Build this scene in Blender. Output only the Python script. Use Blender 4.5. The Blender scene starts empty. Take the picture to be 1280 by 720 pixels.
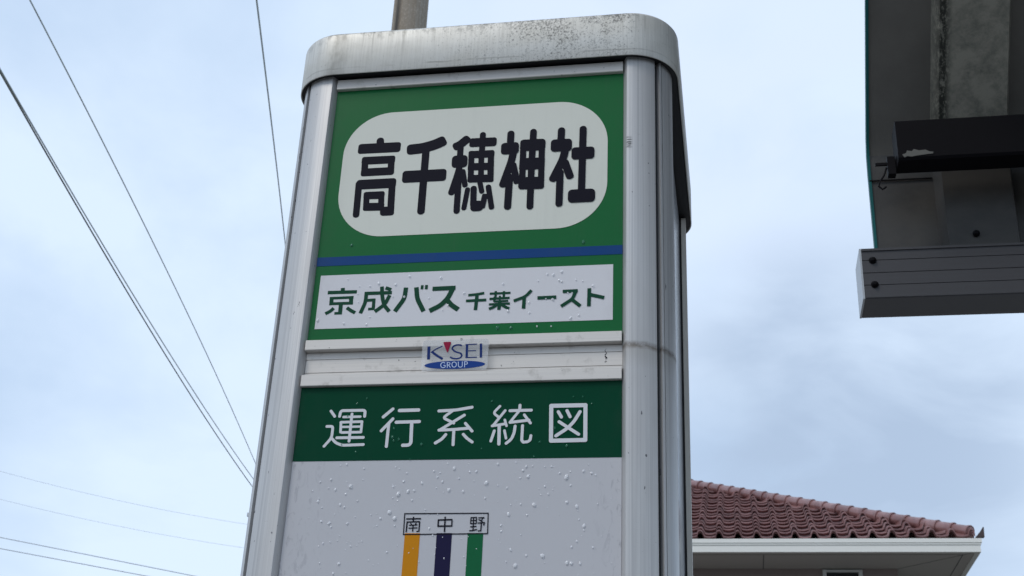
import bpy, math, random
from mathutils import Vector, Matrix
random.seed(7)
R = math.radians
scene = bpy.context.scene
col = scene.collection

# ------------------------------------------------------------------ camera
cam_d = bpy.data.cameras.new('camera')
cam = bpy.data.objects.new('camera', cam_d); col.objects.link(cam)
CAM = Vector((0.5306, -1.4017, 1.6))
roll, pitch, yaw = R(2.6737), R(25.777), R(-10.888)
fw = Vector((math.sin(yaw)*math.cos(pitch), math.cos(yaw)*math.cos(pitch), math.sin(pitch)))
r0 = Vector((math.cos(yaw), -math.sin(yaw), 0)); u0 = r0.cross(fw)
rt = math.cos(roll)*r0 + math.sin(roll)*u0
up = -math.sin(roll)*r0 + math.cos(roll)*u0
cam.matrix_world = Matrix(((rt.x, up.x, -fw.x, CAM.x), (rt.y, up.y, -fw.y, CAM.y), (rt.z, up.z, -fw.z, CAM.z), (0, 0, 0, 1)))
cam_d.sensor_width = 36.0
cam_d.lens = 1578.4/1280*36
cam_d.clip_start = 0.05; cam_d.clip_end = 6000
cam_d.dof.use_dof = True; cam_d.dof.focus_distance = 1.62; cam_d.dof.aperture_fstop = 28
scene.camera = cam

# ------------------------------------------------------------------ world and sun
SUN_EL, SUN_AZ = R(48), R(215)          # azimuth clockwise from +y; the sun stands behind and left of the viewer
world = bpy.data.worlds.new('World'); scene.world = world; world.use_nodes = True
wt = world.node_tree; wt.nodes.clear()
wl = wt.links.new
wo = wt.nodes.new('ShaderNodeOutputWorld')
sky = wt.nodes.new('ShaderNodeTexSky'); sky.sky_type = 'NISHITA'; sky.sun_disc = False
sky.sun_elevation = SUN_EL; sky.sun_rotation = SUN_AZ; sky.air_density = 1.0; sky.dust_density = 1.5
bg1 = wt.nodes.new('ShaderNodeBackground'); bg1.inputs[1].default_value = 0.10
wl(sky.outputs[0], bg1.inputs[0])
tc = wt.nodes.new('ShaderNodeTexCoord')
mp = wt.nodes.new('ShaderNodeMapping'); mp.inputs['Scale'].default_value = (1, 1, 1.8); mp.inputs['Location'].default_value = (1.3, 0.2, 0.4)
wl(tc.outputs['Generated'], mp.inputs[0])
nz = wt.nodes.new('ShaderNodeTexNoise'); nz.inputs['Scale'].default_value = 2.2; nz.inputs['Detail'].default_value = 7; nz.inputs['Roughness'].default_value = 0.52; nz.inputs['Distortion'].default_value = 0.35
wl(mp.outputs[0], nz.inputs[0])
cr = wt.nodes.new('ShaderNodeValToRGB')
cr.color_ramp.elements[0].position = 0.36; cr.color_ramp.elements[0].color = (0.535, 0.685, 0.90, 1)
cr.color_ramp.elements[1].position = 0.58; cr.color_ramp.elements[1].color = (0.76, 0.90, 1.08, 1)
wl(nz.outputs[0], cr.inputs[0])
bg2 = wt.nodes.new('ShaderNodeBackground'); bg2.inputs[1].default_value = 1.0
# a greyer bank of cloud low in the north, lighter cloud above it
def toward(d, c0, c1):
    vm = wt.nodes.new('ShaderNodeVectorMath'); vm.operation = 'DOT_PRODUCT'; vm.inputs[1].default_value = d
    wl(tc.outputs['Generated'], vm.inputs[0])
    mr = wt.nodes.new('ShaderNodeMapRange'); mr.interpolation_type = 'SMOOTHSTEP'; mr.inputs[1].default_value = c0; mr.inputs[2].default_value = c1
    wl(vm.outputs['Value'], mr.inputs[0]); return mr.outputs[0]
nz2 = wt.nodes.new('ShaderNodeTexNoise'); nz2.inputs['Scale'].default_value = 5.5; nz2.inputs['Detail'].default_value = 6; nz2.inputs['Roughness'].default_value = 0.5; nz2.inputs['Distortion'].default_value = 0.5
wl(mp.outputs[0], nz2.inputs[0])
mrn = wt.nodes.new('ShaderNodeMapRange'); mrn.inputs[1].default_value = 0.36; mrn.inputs[2].default_value = 0.60; mrn.inputs[3].default_value = 0.35; wl(nz2.outputs[0], mrn.inputs[0])
def blend(base, fac, colr, amount):
    mm = wt.nodes.new('ShaderNodeMath'); mm.operation = 'MULTIPLY'; mm.inputs[1].default_value = amount; wl(fac, mm.inputs[0])
    m2 = wt.nodes.new('ShaderNodeMath'); m2.operation = 'MULTIPLY'; wl(mm.outputs[0], m2.inputs[0]); wl(mrn.outputs[0], m2.inputs[1]); mm = m2
    mxc = wt.nodes.new('ShaderNodeMix'); mxc.data_type = 'RGBA'; wl(mm.outputs[0], mxc.inputs[0]); wl(base, mxc.inputs[6]); mxc.inputs[7].default_value = (*colr, 1)
    return mxc.outputs[2]
skyc = blend(cr.outputs[0], toward((-0.02, 0.80, 0.60), 0.955, 0.998), (0.76, 0.88, 1.07), 1.0)
skyc = blend(skyc, toward((0.09, 0.945, 0.315), 0.978, 1.0), (0.45, 0.565, 0.74), 1.0)
wl(skyc, bg2.inputs[0])
mx = wt.nodes.new('ShaderNodeMixShader'); mx.inputs[0].default_value = 0.88
wl(bg1.outputs[0], mx.inputs[1]); wl(bg2.outputs[0], mx.inputs[2]); wl(mx.outputs[0], wo.inputs[0])

sun_d = bpy.data.lights.new('sun', 'SUN'); sun_d.energy = 1.05; sun_d.angle = R(20); sun_d.color = (1, 0.93, 0.84)
sun = bpy.data.objects.new('sun', sun_d); col.objects.link(sun)
sd = Vector((math.sin(SUN_AZ)*math.cos(SUN_EL), math.cos(SUN_AZ)*math.cos(SUN_EL), math.sin(SUN_EL)))
sun.rotation_euler = sd.to_track_quat('Z', 'Y').to_euler(); sun.location = sd*30
scene.view_settings.view_transform = 'Standard'; scene.view_settings.look = 'None'
scene.view_settings.exposure = 0.13; scene.view_settings.gamma = 1.0; scene.view_settings.use_curve_mapping = False

# ------------------------------------------------------------------ helpers
def tag(o, label=None, cat=None, group=None, kind=None):
    if label: o['label'] = label
    if cat: o['category'] = cat
    if group: o['group'] = group
    if kind: o['kind'] = kind
    return o
def empty(name, loc, label, cat, group=None):
    o = bpy.data.objects.new(name, None); col.objects.link(o); o.location = loc; o.empty_display_size = 0.2
    return tag(o, label, cat, group)
ORG = {}
class MB:
    def __init__(s): s.v = []; s.f = []; s.m = []
    def add(s, vs, fs, mi=0):
        b = len(s.v); s.v += [tuple(x) for x in vs]
        for f in fs: s.f.append([b+i for i in f]); s.m.append(mi)
    def box(s, x0, x1, y0, y1, z0, z1, mi=0):
        v = [(x0,y0,z0),(x1,y0,z0),(x1,y1,z0),(x0,y1,z0),(x0,y0,z1),(x1,y0,z1),(x1,y1,z1),(x0,y1,z1)]
        s.add(v, [(0,3,2,1),(4,5,6,7),(0,1,5,4),(1,2,6,5),(2,3,7,6),(3,0,4,7)], mi)
    def prism(s, pts, a, b, fn, mi=0, caps=True):     # pts: 2D outline; fn(p, t) -> 3D
        n = len(pts); v = [fn(p, a) for p in pts]+[fn(p, b) for p in pts]
        fs = [(i, (i+1) % n, n+(i+1) % n, n+i) for i in range(n)]
        if caps: fs += [tuple(reversed(range(n))), tuple(range(n, 2*n))]
        s.add(v, fs, mi)
    def tube(s, pts, r, n=8, mi=0, caps=True):
        pts = [Vector(p) for p in pts]; rings = []
        for i, p in enumerate(pts):
            d = (pts[min(i+1, len(pts)-1)]-pts[max(i-1, 0)]).normalized()
            a = d.cross(Vector((0, 0, 1)) if abs(d.z) < .95 else Vector((1, 0, 0))).normalized(); b = d.cross(a)
            rr = r[i] if isinstance(r, (list, tuple)) else r
            rings.append([p+rr*(math.cos(2*math.pi*k/n)*a+math.sin(2*math.pi*k/n)*b) for k in range(n)])
        v = [q for ring in rings for q in ring]; fs = []
        for i in range(len(pts)-1):
            for k in range(n): fs.append((i*n+k, i*n+(k+1) % n, (i+1)*n+(k+1) % n, (i+1)*n+k))
        if caps: fs += [tuple(range(n)), tuple(reversed(range((len(pts)-1)*n, len(pts)*n)))]
        s.add(v, fs, mi)
    def build(s, name, mats, parent=None, smooth=None, label=None):
        off = Vector((0, 0, 0)); q = parent
        while q is not None: off += q.location; q = q.parent
        me = bpy.data.meshes.new(name); me.from_pydata([tuple(Vector(x)-off) for x in s.v], [], s.f)
        if not isinstance(mats, (list, tuple)): mats = [mats]
        for m in mats: me.materials.append(m)
        for p, mi in zip(me.polygons, s.m): p.material_index = mi
        import bmesh
        bm = bmesh.new(); bm.from_mesh(me); bmesh.ops.recalc_face_normals(bm, faces=bm.faces); bm.to_mesh(me); bm.free()
        if smooth is not None:
            me.shade_smooth(); me.set_sharp_from_angle(angle=R(smooth))
        o = bpy.data.objects.new(name, me); col.objects.link(o)
        if parent: o.parent = parent
        if label: o['label'] = label
        return o

# ---- node material helper
class NM:
    def __init__(s, name, base, rough=0.5, metal=0.0, spec=0.5):
        s.m = bpy.data.materials.new(name); s.m.use_nodes = True; s.t = s.m.node_tree
        s.b = s.t.nodes['Principled BSDF']
        s.b.inputs['Base Color'].default_value = (*base, 1); s.b.inputs['Roughness'].default_value = rough
        s.b.inputs['Metallic'].default_value = metal; s.b.inputs['Specular IOR Level'].default_value = spec
        s.base = None; s.col = base
    def n(s, t, **k):
        o = s.t.nodes.new(t)
        for a, b in k.items(): setattr(o, a, b)
        return o
    def link(s, a, b): s.t.links.new(a, b)
    def pos(s):
        return s.n('ShaderNodeNewGeometry').outputs['Position']
    def noise(s, scale=(1, 1, 1), detail=4, rough=0.55, loc=(0, 0, 0), dist=0.0):
        mpn = s.n('ShaderNodeMapping'); mpn.inputs['Scale'].default_value = scale; mpn.inputs['Location'].default_value = loc
        s.link(s.pos(), mpn.inputs[0])
        nn = s.n('ShaderNodeTexNoise'); nn.inputs['Scale'].default_value = 1; nn.inputs['Detail'].default_value = detail
        nn.inputs['Roughness'].default_value = rough; nn.inputs['Distortion'].default_value = dist
        s.link(mpn.outputs[0], nn.inputs[0]); return nn.outputs[0]
    def ramp(s, x, a, b, lo=0.0, hi=1.0):
        q = s.n('ShaderNodeMapRange'); q.inputs[1].default_value = a; q.inputs[2].default_value = b
        q.inputs[3].default_value = lo; q.inputs[4].default_value = hi
        s.link(x, q.inputs[0]); return q.outputs[0]
    def math(s, op, a, b=None):
        q = s.n('ShaderNodeMath', operation=op)
        for i, x in enumerate((a, b)):
            if x is None: continue
            if isinstance(x, (int, float)): q.inputs[i].default_value = x
            else: s.link(x, q.inputs[i])
        return q.outputs[0]
    def axis(s, k):
        q = s.n('ShaderNodeSeparateXYZ'); s.link(s.pos(), q.inputs[0]); return q.outputs[k]
    def mix(s, fac, c):          # lay colour c over the base where fac is 1
        q = s.n('ShaderNodeMix', data_type='RGBA')
        if isinstance(fac, (int, float)): q.inputs[0].default_value = fac
        else: s.link(fac, q.inputs[0])
        if s.base is None: q.inputs[6].default_value = (*s.col, 1)
        else: s.link(s.base, q.inputs[6])
        q.inputs[7].default_value = (*c, 1)
        s.base = q.outputs[2]; s.link(s.base, s.b.inputs['Base Color']); return s
    def rough(s, x): s.link(x, s.b.inputs['Roughness']); return s
    def bump(s, h, strength=0.2, dist=0.001):
        q = s.n('ShaderNodeBump'); q.inputs['Strength'].default_value = strength; q.inputs['Distance'].default_value = dist
        s.link(h, q.inputs['Height']); s.link(q.outputs[0], s.b.inputs['Normal']); return s
def L(r, g, b):                  # sRGB bytes to linear
    return tuple((x/255/12.92 if x <= 10 else ((x/255+.055)/1.055)**2.4) for x in (r, g, b))

# ------------------------------------------------------------------ materials
M = {}
# brushed anodised aluminium of the posts: fine streaks along z, scuffs, and the brown tide line on the near right post
a = NM('post_aluminium', (0.56, 0.553, 0.545), 0.42, 0.48)
st = a.noise((700, 700, 3.0), 3, 0.6)
a.mix(a.ramp(st, 0.35, 0.75, 0, 0.5), (0.33, 0.33, 0.345))
st2 = a.noise((230, 230, 1.2), 2, 0.5, (5, 5, 0)); a.mix(a.ramp(st2, 0.52, 0.70, 0, 0.4), (0.30, 0.30, 0.31))
scr = a.noise((120, 120, 700), 3, 0.6, (9, 9, 9), 2.0); a.mix(a.ramp(scr, 0.70, 0.74, 0, 0.7), (0.12, 0.12, 0.12))
bl = a.noise((18, 18, 5), 5, 0.6, (3, 1, 2))
a.mix(a.ramp(bl, 0.5, 0.75, 0, 0.35), (0.42, 0.41, 0.41))
sp = a.noise((160, 160, 90), 2, 0.5, (7, 2, 0)); a.mix(a.ramp(sp, 0.735, 0.76, 0, 0.8), (0.05, 0.05, 0.06))
z = a.axis(2); wob = a.noise((60, 60, 1), 2, 0.5)
dz = a.math('ABSOLUTE', a.math('SUBTRACT', z, a.math('ADD', a.math('MULTIPLY', wob, 0.006), 2.2005)))
ring = a.math('MULTIPLY', a.math('MULTIPLY', a.ramp(dz, 0.0006, 0.006, 1, 0), a.ramp(a.noise((120, 120, 200), 4, .7), .3, .6, .25, 1)), a.math('GREATER_THAN', a.axis(0), 0.3))
a.mix(a.math('MULTIPLY', ring, 0.8), (0.085, 0.055, 0.028))
below = a.math('MULTIPLY', a.ramp(a.math('SUBTRACT', 2.203, z), 0.0, 0.03, 0.28, 0), a.math('MULTIPLY', a.math('LESS_THAN', z, 2.203), a.math('GREATER_THAN', a.axis(0), 0.3)))
a.mix(below, (0.2, 0.16, 0.11))
scz = a.math('MULTIPLY', a.ramp(a.math('ABSOLUTE', a.math('SUBTRACT', a.axis(0), 0.4085)), .002, .005, 1, 0), a.ramp(a.math('ABSOLUTE', a.math('SUBTRACT', z, 2.489)), .006, .011, 1, 0))
a.mix(a.math('MULTIPLY', scz, a.ramp(a.noise((90, 90, 620), 3, .6, (1, 2, 3)), .46, .56, 0, .85)), (0.06, 0.06, 0.06))
a.rough(a.ramp(bl, 0.3, 0.8, 0.40, 0.58)); a.bump(st, 0.08, 0.0006); M['post'] = a.m
# rails: paler, less metallic
a = NM('rail_aluminium', (0.64, 0.61, 0.575), 0.5, 0.2)
st = a.noise((3, 300, 900), 3, 0.6); a.mix(a.ramp(st, 0.4, 0.75, 0, 0.3), (0.42, 0.41, 0.40))
g = a.noise((40, 40, 40), 5, 0.65, (2, 0, 5)); a.mix(a.ramp(g, 0.56, 0.72, 0, 0.55), (0.26, 0.24, 0.21))
g2 = a.noise((130, 130, 130), 3, 0.6, (1, 4, 2)); a.mix(a.ramp(g2, 0.70, 0.74, 0, 0.8), (0.05, 0.05, 0.05)); M['rail'] = a.m
# cap: weathered, mildew specks thick towards its top right
a = NM('cap_aluminium', (0.65, 0.64, 0.60), 0.5, 0.3)
st = a.noise((420, 420, 14), 4, 0.65); a.mix(a.ramp(st, 0.45, 0.72, 0, 0.45), (0.40, 0.39, 0.36))
bl = a.noise((14, 14, 22), 5, 0.6, (0, 3, 1)); a.mix(a.ramp(bl, 0.45, 0.7, 0, 0.4), (0.50, 0.48, 0.42))
x = a.axis(0); z = a.axis(2); y = a.axis(1)
zone = a.math('MULTIPLY', a.math('MULTIPLY', a.ramp(x, 0.10, 0.33, 0.0, 1), a.ramp(x, 0.395, 0.43, 1, 0.0)), a.ramp(z, 2.63, 2.68, 0.55, 1))
big = a.noise((22, 22, 30), 4, 0.6, (5, 1, 3)); zone = a.math('MULTIPLY', zone, a.ramp(big, 0.32, 0.6, 0.25, 1))
spk = a.noise((300, 300, 300), 6, 0.8, (1, 1, 9))
thr = a.math('ADD', spk, a.math('MULTIPLY', zone, 0.20))
a.mix(a.ramp(thr, 0.60, 0.72, 0, 0.75), (0.055, 0.055, 0.05))
edge = a.math('MULTIPLY', a.math('MULTIPLY', a.ramp(z, 2.672, 2.690, 0, 1), a.ramp(x, .39, .42, 1, 0)), a.ramp(a.noise((90, 90, 60), 5, 0.7, (2, 2, 2)), 0.5, 0.62, 0, 0.6))
a.mix(edge, (0.07, 0.07, 0.065))
wob = a.noise((30, 30, 1), 3, 0.6)
ln = a.math('ABSOLUTE', a.math('SUBTRACT', z, a.math('ADD', a.math('MULTIPLY', wob, 0.006), 2.6275)))
a.mix(a.math('MULTIPLY', a.ramp(ln, 0.0003, 0.0016, 0.5, 0), a.ramp(a.noise((16, 16, 1), 4, .7, (6, 0, 2)), .42, .62, 0, 1)), (0.14, 0.125, 0.10))
dr = a.noise((190, 190, 5), 4, 0.65, (8, 3, 1)); a.mix(a.math('MULTIPLY', a.ramp(dr, .56, .70, 0, .6), a.ramp(z, 2.64, 2.69, .1, 1)), (0.24, 0.23, 0.20))
ln2 = a.math('MULTIPLY', a.ramp(a.math('ABSOLUTE', a.math('SUBTRACT', x, 0.0)), 0.006, 0.02, 0.45, 0), a.ramp(a.noise((80, 80, 40), 3, .6), .3, .6, .2, 1))
a.mix(ln2, (0.2, 0.185, 0.15))
a.rough(a.ramp(bl, 0.3, 0.8, 0.42, 0.6)); M['cap'] = a.m
M['black'] = NM('black_parts_and_shade', (0.012, 0.012, 0.014), 0.6).m  # near-black for screw and core, and for shade painted in under the cap
M['seam'] = NM('seam_dark', (0.05, 0.05, 0.05), 0.6, 0.3).m
def panel_mat(name, c, rough=0.30, dirt=0.12, spec=0.12):
    a = NM(name, c, rough, 0, spec)
    n1 = a.noise((9, 9, 9), 5, 0.6, (random.random()*9, 0, 0))
    a.mix(a.ramp(n1, 0.45, 0.75, 0, dirt), tuple(k*0.72+0.02 for k in c))
    n2 = a.noise((70, 70, 4), 4, 0.65, (random.random()*9, 2, 0))
    a.mix(a.ramp(n2, 0.55, 0.8, 0, dirt*1.6), tuple(k*0.6+0.03 for k in c))
    x = a.axis(0); e = a.math('ADD', a.ramp(x, 0.0, 0.035, 1, 0), a.ramp(x, 0.37, 0.40, 0, 1))
    a.mix(a.math('MULTIPLY', e, a.ramp(a.noise((45, 45, 30), 5, .7, (3, 0, 3)), .4, .7, 0, .3)), tuple(k*0.5+0.03 for k in c))
    a.rough(a.ramp(n1, 0.3, 0.7, rough, rough+0.1)); return a.m
M['green'] = panel_mat('name_green', (0.006, 0.125, 0.034))
M['green_dark'] = panel_mat('header_green', (0.001, 0.050, 0.024), 0.3, 0.05, 0.05)
M['blue'] = panel_mat('stripe_blue', (0.003, 0.05, 0.19))
M['pill'] = panel_mat('plate_white', (0.68, 0.69, 0.62), 0.32, 0.10)
M['label'] = panel_mat('label_white', (0.68, 0.675, 0.70), 0.34, 0.06)
a = NM('route_white', (0.52, 0.52, 0.545), 0.36, 0, 0.15)
x = a.axis(0); edge = a.math('ADD', a.ramp(x, 0.0, 0.07, 1, 0), a.ramp(x, 0.36, 0.40, 0, 1))
sc = a.noise((110, 110, 45), 4, 0.7, (4, 0, 1), 1.5); a.mix(a.math('MULTIPLY', a.ramp(sc, 0.54, 0.66, 0, 0.5), edge), (0.26, 0.26, 0.29))
n1 = a.noise((12, 12, 12), 5, 0.6); a.mix(a.ramp(n1, 0.4, 0.75, 0, 0.25), (0.48, 0.48, 0.51)); M['route'] = a.m
M['ink'] = NM('ink_black', (0.012, 0.0115, 0.019), 0.45, 0, 0.04).m
M['ink_green'] = NM('ink_green', (0.003, 0.055, 0.027), 0.4, 0, 0.1).m
M['ink_white'] = NM('ink_white', (0.66, 0.67, 0.70), 0.4, 0, 0.1).m
M['ink_navy'] = NM('ink_navy', (0.010, 0.028, 0.14), 0.35, 0, 0.1).m
M['ink_blue'] = NM('ink_blue', (0.012, 0.05, 0.24), 0.35, 0, 0.1).m
M['ink_pale'] = NM('ink_pale', (0.55, 0.66, 0.85), 0.35, 0, 0.1).m
M['ink_red'] = NM('ink_red', (0.28, 0.010, 0.045), 0.35, 0, 0.1).m
M['orange'] = NM('route_orange', (0.56, 0.22, 0.006), 0.35, 0, 0.1).m
M['navy'] = NM('route_navy', (0.012, 0.010, 0.045), 0.35, 0, 0.1).m
M['rgreen'] = NM('route_green', (0.006, 0.115, 0.042), 0.35, 0, 0.1).m
def see_through(name, base, rough, fac):
    a = NM(name, base, rough)
    tr = a.n('ShaderNodeBsdfTransparent'); mxs = a.n('ShaderNodeMixShader'); mxs.inputs[0].default_value = fac
    a.link(tr.outputs[0], mxs.inputs[1]); a.link(a.b.outputs[0], mxs.inputs[2])
    a.link(mxs.outputs[0], a.t.nodes['Material Output'].inputs[0]); return a.m
M['film'] = see_through('clear_film', (0.80, 0.81, 0.83), 0.25, 0.24)
M['drop'] = see_through('water', (0.92, 0.93, 0.96), 0.05, 0.62)  # white base stands in for skylight bent through the drops
M['drop_lit_green'] = see_through('water_lit_green', (0.06, 0.24, 0.15), 0.03, 0.5)  # green base paints the panel brightened by light through the drops

# ---- lettering strokes in millimetres on the front of the sign: (width, end radius, [(x, height)...])
big=[
(10.6,5.3,[(69.0,924.5),(70.1,910.5)]),
(15.9,4,[(39.2,908.0),(99.0,907.6)]),
(12.5,3.5,[(46.1,888.8),(92.9,888.3)]),
(12.4,3.5,[(46.8,870.4),(92.9,870.3)]),
(9.3,2.7,[(50.7,893.9),(52.0,864.5)]),
(9.2,2.6,[(87.4,894.1),(88.6,865.0)]),
(15.2,4.4,[(42.2,851.5),(97.3,851.4)]),
(9.2,4.4,[(45.7,857.4),(46.6,801.0)]),
(9.5,3.5,[(91.8,857.8),(93.6,801.9)]),
(13.8,4.8,[(79.0,808.7),(97.9,808.9)]),
(11.6,3.4,[(54.0,834.0),(83.0,833.8)]),
(12,2.9,[(55.1,816.9),(83.9,815.8)]),
(8.3,2.2,[(58.0,839.3),(59.4,811.4)]),
(8.2,2.2,[(78.2,839.4),(80.1,810.8)]),
(16.2,5.1,[(107.9,902.1),(130.2,903.6),(147.1,908.2),(161.0,914.9)]),
(10.2,4.8,[(134.7,901.9),(134.8,801.1)]),
(18.5,4.4,[(105.1,859.9),(165.3,859.9)]),
(12.5,4.5,[(172.0,901.4),(181.5,905.7),(193.2,916.7)]),
(8.5,4.3,[(182.1,906.6),(182.8,799.5)]),
(19.1,5.4,[(171.5,879.3),(192.9,879.4)]),
(8.9,4,[(182.9,872.1),(180.2,857.8),(173.1,828.1)]),
(7.5,3.3,[(186.8,867.0),(192.3,839.0)]),
(6.9,3.4,[(195.9,838.8),(191.9,804.3)]),
(13.8,3.5,[(193.9,907.8),(231.0,907.3)]),
(8.2,3.9,[(211.7,923.6),(211.7,891.5)]),
(8.1,2.6,[(197.6,894.9),(198.9,846.2)]),
(7.8,1.7,[(211.1,894.5),(212.7,845.2)]),
(8.5,2.5,[(224.2,894.4),(225.5,845.1)]),
(11.3,3.4,[(193.7,889.0),(228.9,888.7)]),
(11.1,1.9,[(193.9,870.2),(228.8,869.2)]),
(11.5,3.4,[(194.6,851.7),(229.1,850.9)]),
(7,3.3,[(210.7,848.9),(215.5,828.3)]),
(8.4,3.8,[(203.6,840.5),(204.6,808.1)]),
(15.5,5.2,[(200.8,809.9),(217.7,809.9)]),
(7.7,2.6,[(216.3,805.8),(219.7,827.6)]),
(7.4,3.5,[(222.7,841.3),(229.6,803.5)]),
(9.6,4.7,[(249.9,923.2),(249.8,901.2)]),
(18.1,4.9,[(237.5,895.2),(261.6,895.6)]),
(10.1,4.4,[(255.3,894.1),(252.4,875.5),(241.3,836.0)]),
(9,2.9,[(254.2,872.5),(261.7,840.4)]),
(9.6,4.6,[(250.9,856.0),(250.2,801.9)]),
(8.4,3.3,[(267.4,907.4),(268.1,831.4)]),
(9,4.4,[(280.4,923.9),(279.6,870.9),(279.6,800.8)]),
(8.3,3.3,[(292.3,907.2),(293.1,830.9)]),
(17.8,4.9,[(263.1,898.9),(297.1,898.6)]),
(17.8,1.9,[(263.2,870.2),(297.0,869.6)]),
(18.4,4.7,[(263.1,840.8),(297.1,840.0)]),
(9.7,4.8,[(318.1,923.7),(317.6,900.9)]),
(18.9,4.9,[(304.3,895.7),(332.4,895.8)]),
(10.5,4.4,[(324.8,895.6),(321.5,875.4),(306.9,840.9)]),
(10.5,4.5,[(322.4,873.0),(332.1,843.6)]),
(9.4,4.5,[(317.8,859.0),(317.5,802.7)]),
(9.5,4.7,[(346.9,924.0),(346.3,820.0)]),
(18.5,4.8,[(332.1,881.9),(362.4,881.9)]),
(19.5,5.6,[(328.8,817.5),(364.1,817.6)]),
]
operator=[
(5.4,0,[(39.5,698.1),(40.0,692.2)]),
(4.9,0,[(19.9,692.1),(58.9,691.8)]),
(3.8,0,[(23.5,683.9),(55.2,684.1)]),
(4.1,0,[(23.7,676.1),(55.3,675.9)]),
(5.3,0,[(26.0,685.6),(26.4,674.0)]),
(5.4,0,[(52.1,686.0),(52.5,674.1)]),
(5.4,0,[(39.3,674.8),(39.5,660.5)]),
(3.6,0,[(32.0,662.2),(41.6,662.5)]),
(4.6,0,[(30.3,669.8),(26.6,665.7),(19.9,662.1)]),
(4.6,0,[(47.8,669.7),(53.2,665.6),(59.5,662.1)]),
(4.8,0,[(69.3,688.9),(105.5,688.8)]),
(4.9,0,[(71.8,690.2),(71.7,676.4),(66.4,661.1)]),
(4.1,0,[(71.7,679.0),(84.4,679.4)]),
(4.2,0,[(82.6,680.9),(83.0,666.3)]),
(3.6,0,[(76.2,666.7),(84.7,666.9)]),
(5,0,[(91.5,697.9),(93.4,682.6),(96.9,671.0),(104.3,662.4)]),
(4.9,0,[(102.9,685.2),(97.9,672.7),(85.3,662.7)]),
(4.8,0,[(96.6,695.9),(104.2,692.8)]),
(5.8,0,[(123.6,695.2),(122.7,679.7),(111.6,662.1)]),
(5.9,0,[(137.2,695.0),(139.4,679.1),(149.1,660.9)]),
(3.5,0,[(144.9,697.7),(144.6,691.9)]),
(3.7,0,[(150.4,697.7),(150.2,691.7)]),
(6,0,[(158.5,691.9),(188.4,692.2)]),
(6.4,0,[(185.0,692.0),(179.7,678.4),(170.7,668.3),(156.7,661.1)]),
(6.4,0,[(178.3,675.8),(184.4,668.3),(193.8,661.7)]),
(3.5,0,[(205.5,681.1),(216.1,681.8),(225.9,683.4)]),
(4.5,0,[(216.8,682.2),(215.9,660.1)]),
(3.7,0,[(203.0,673.3),(229.0,673.7)]),
(2.9,0,[(233.0,682.1),(259.5,682.4)]),
(3,0,[(240.6,685.5),(240.6,674.6)]),
(3,0,[(251.1,685.0),(251.1,674.7)]),
(3.1,0,[(233.0,674.9),(258.7,675.4)]),
(2.7,0,[(238.8,671.0),(257.0,671.3)]),
(2.7,0,[(239.5,677.8),(239.2,670.6)]),
(2.6,0,[(246.2,678.7),(246.2,670.7)]),
(2.9,0,[(232.7,667.2),(259.4,667.6)]),
(4.3,0,[(246.5,671.5),(245.7,659.4)]),
(3.7,0,[(244.1,667.4),(239.0,663.2),(233.0,661.0)]),
(3.6,0,[(247.7,667.2),(253.0,663.3),(258.9,660.6)]),
(4,0,[(286.1,684.8),(278.6,676.3),(264.0,670.8)]),
(4.4,0,[(277.3,676.9),(276.9,659.9)]),
(4.6,0,[(293.9,673.8),(317.6,674.1)]),
(4.4,0,[(325.5,681.5),(344.3,681.9)]),
(4.3,0,[(342.2,682.0),(338.0,670.8),(323.8,661.2)]),
(4.6,0,[(336.6,670.5),(347.9,660.7)]),
(4.6,0,[(358.7,684.6),(358.4,660.1)]),
(4.6,0,[(360.2,675.8),(377.3,671.0)]),
]
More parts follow.
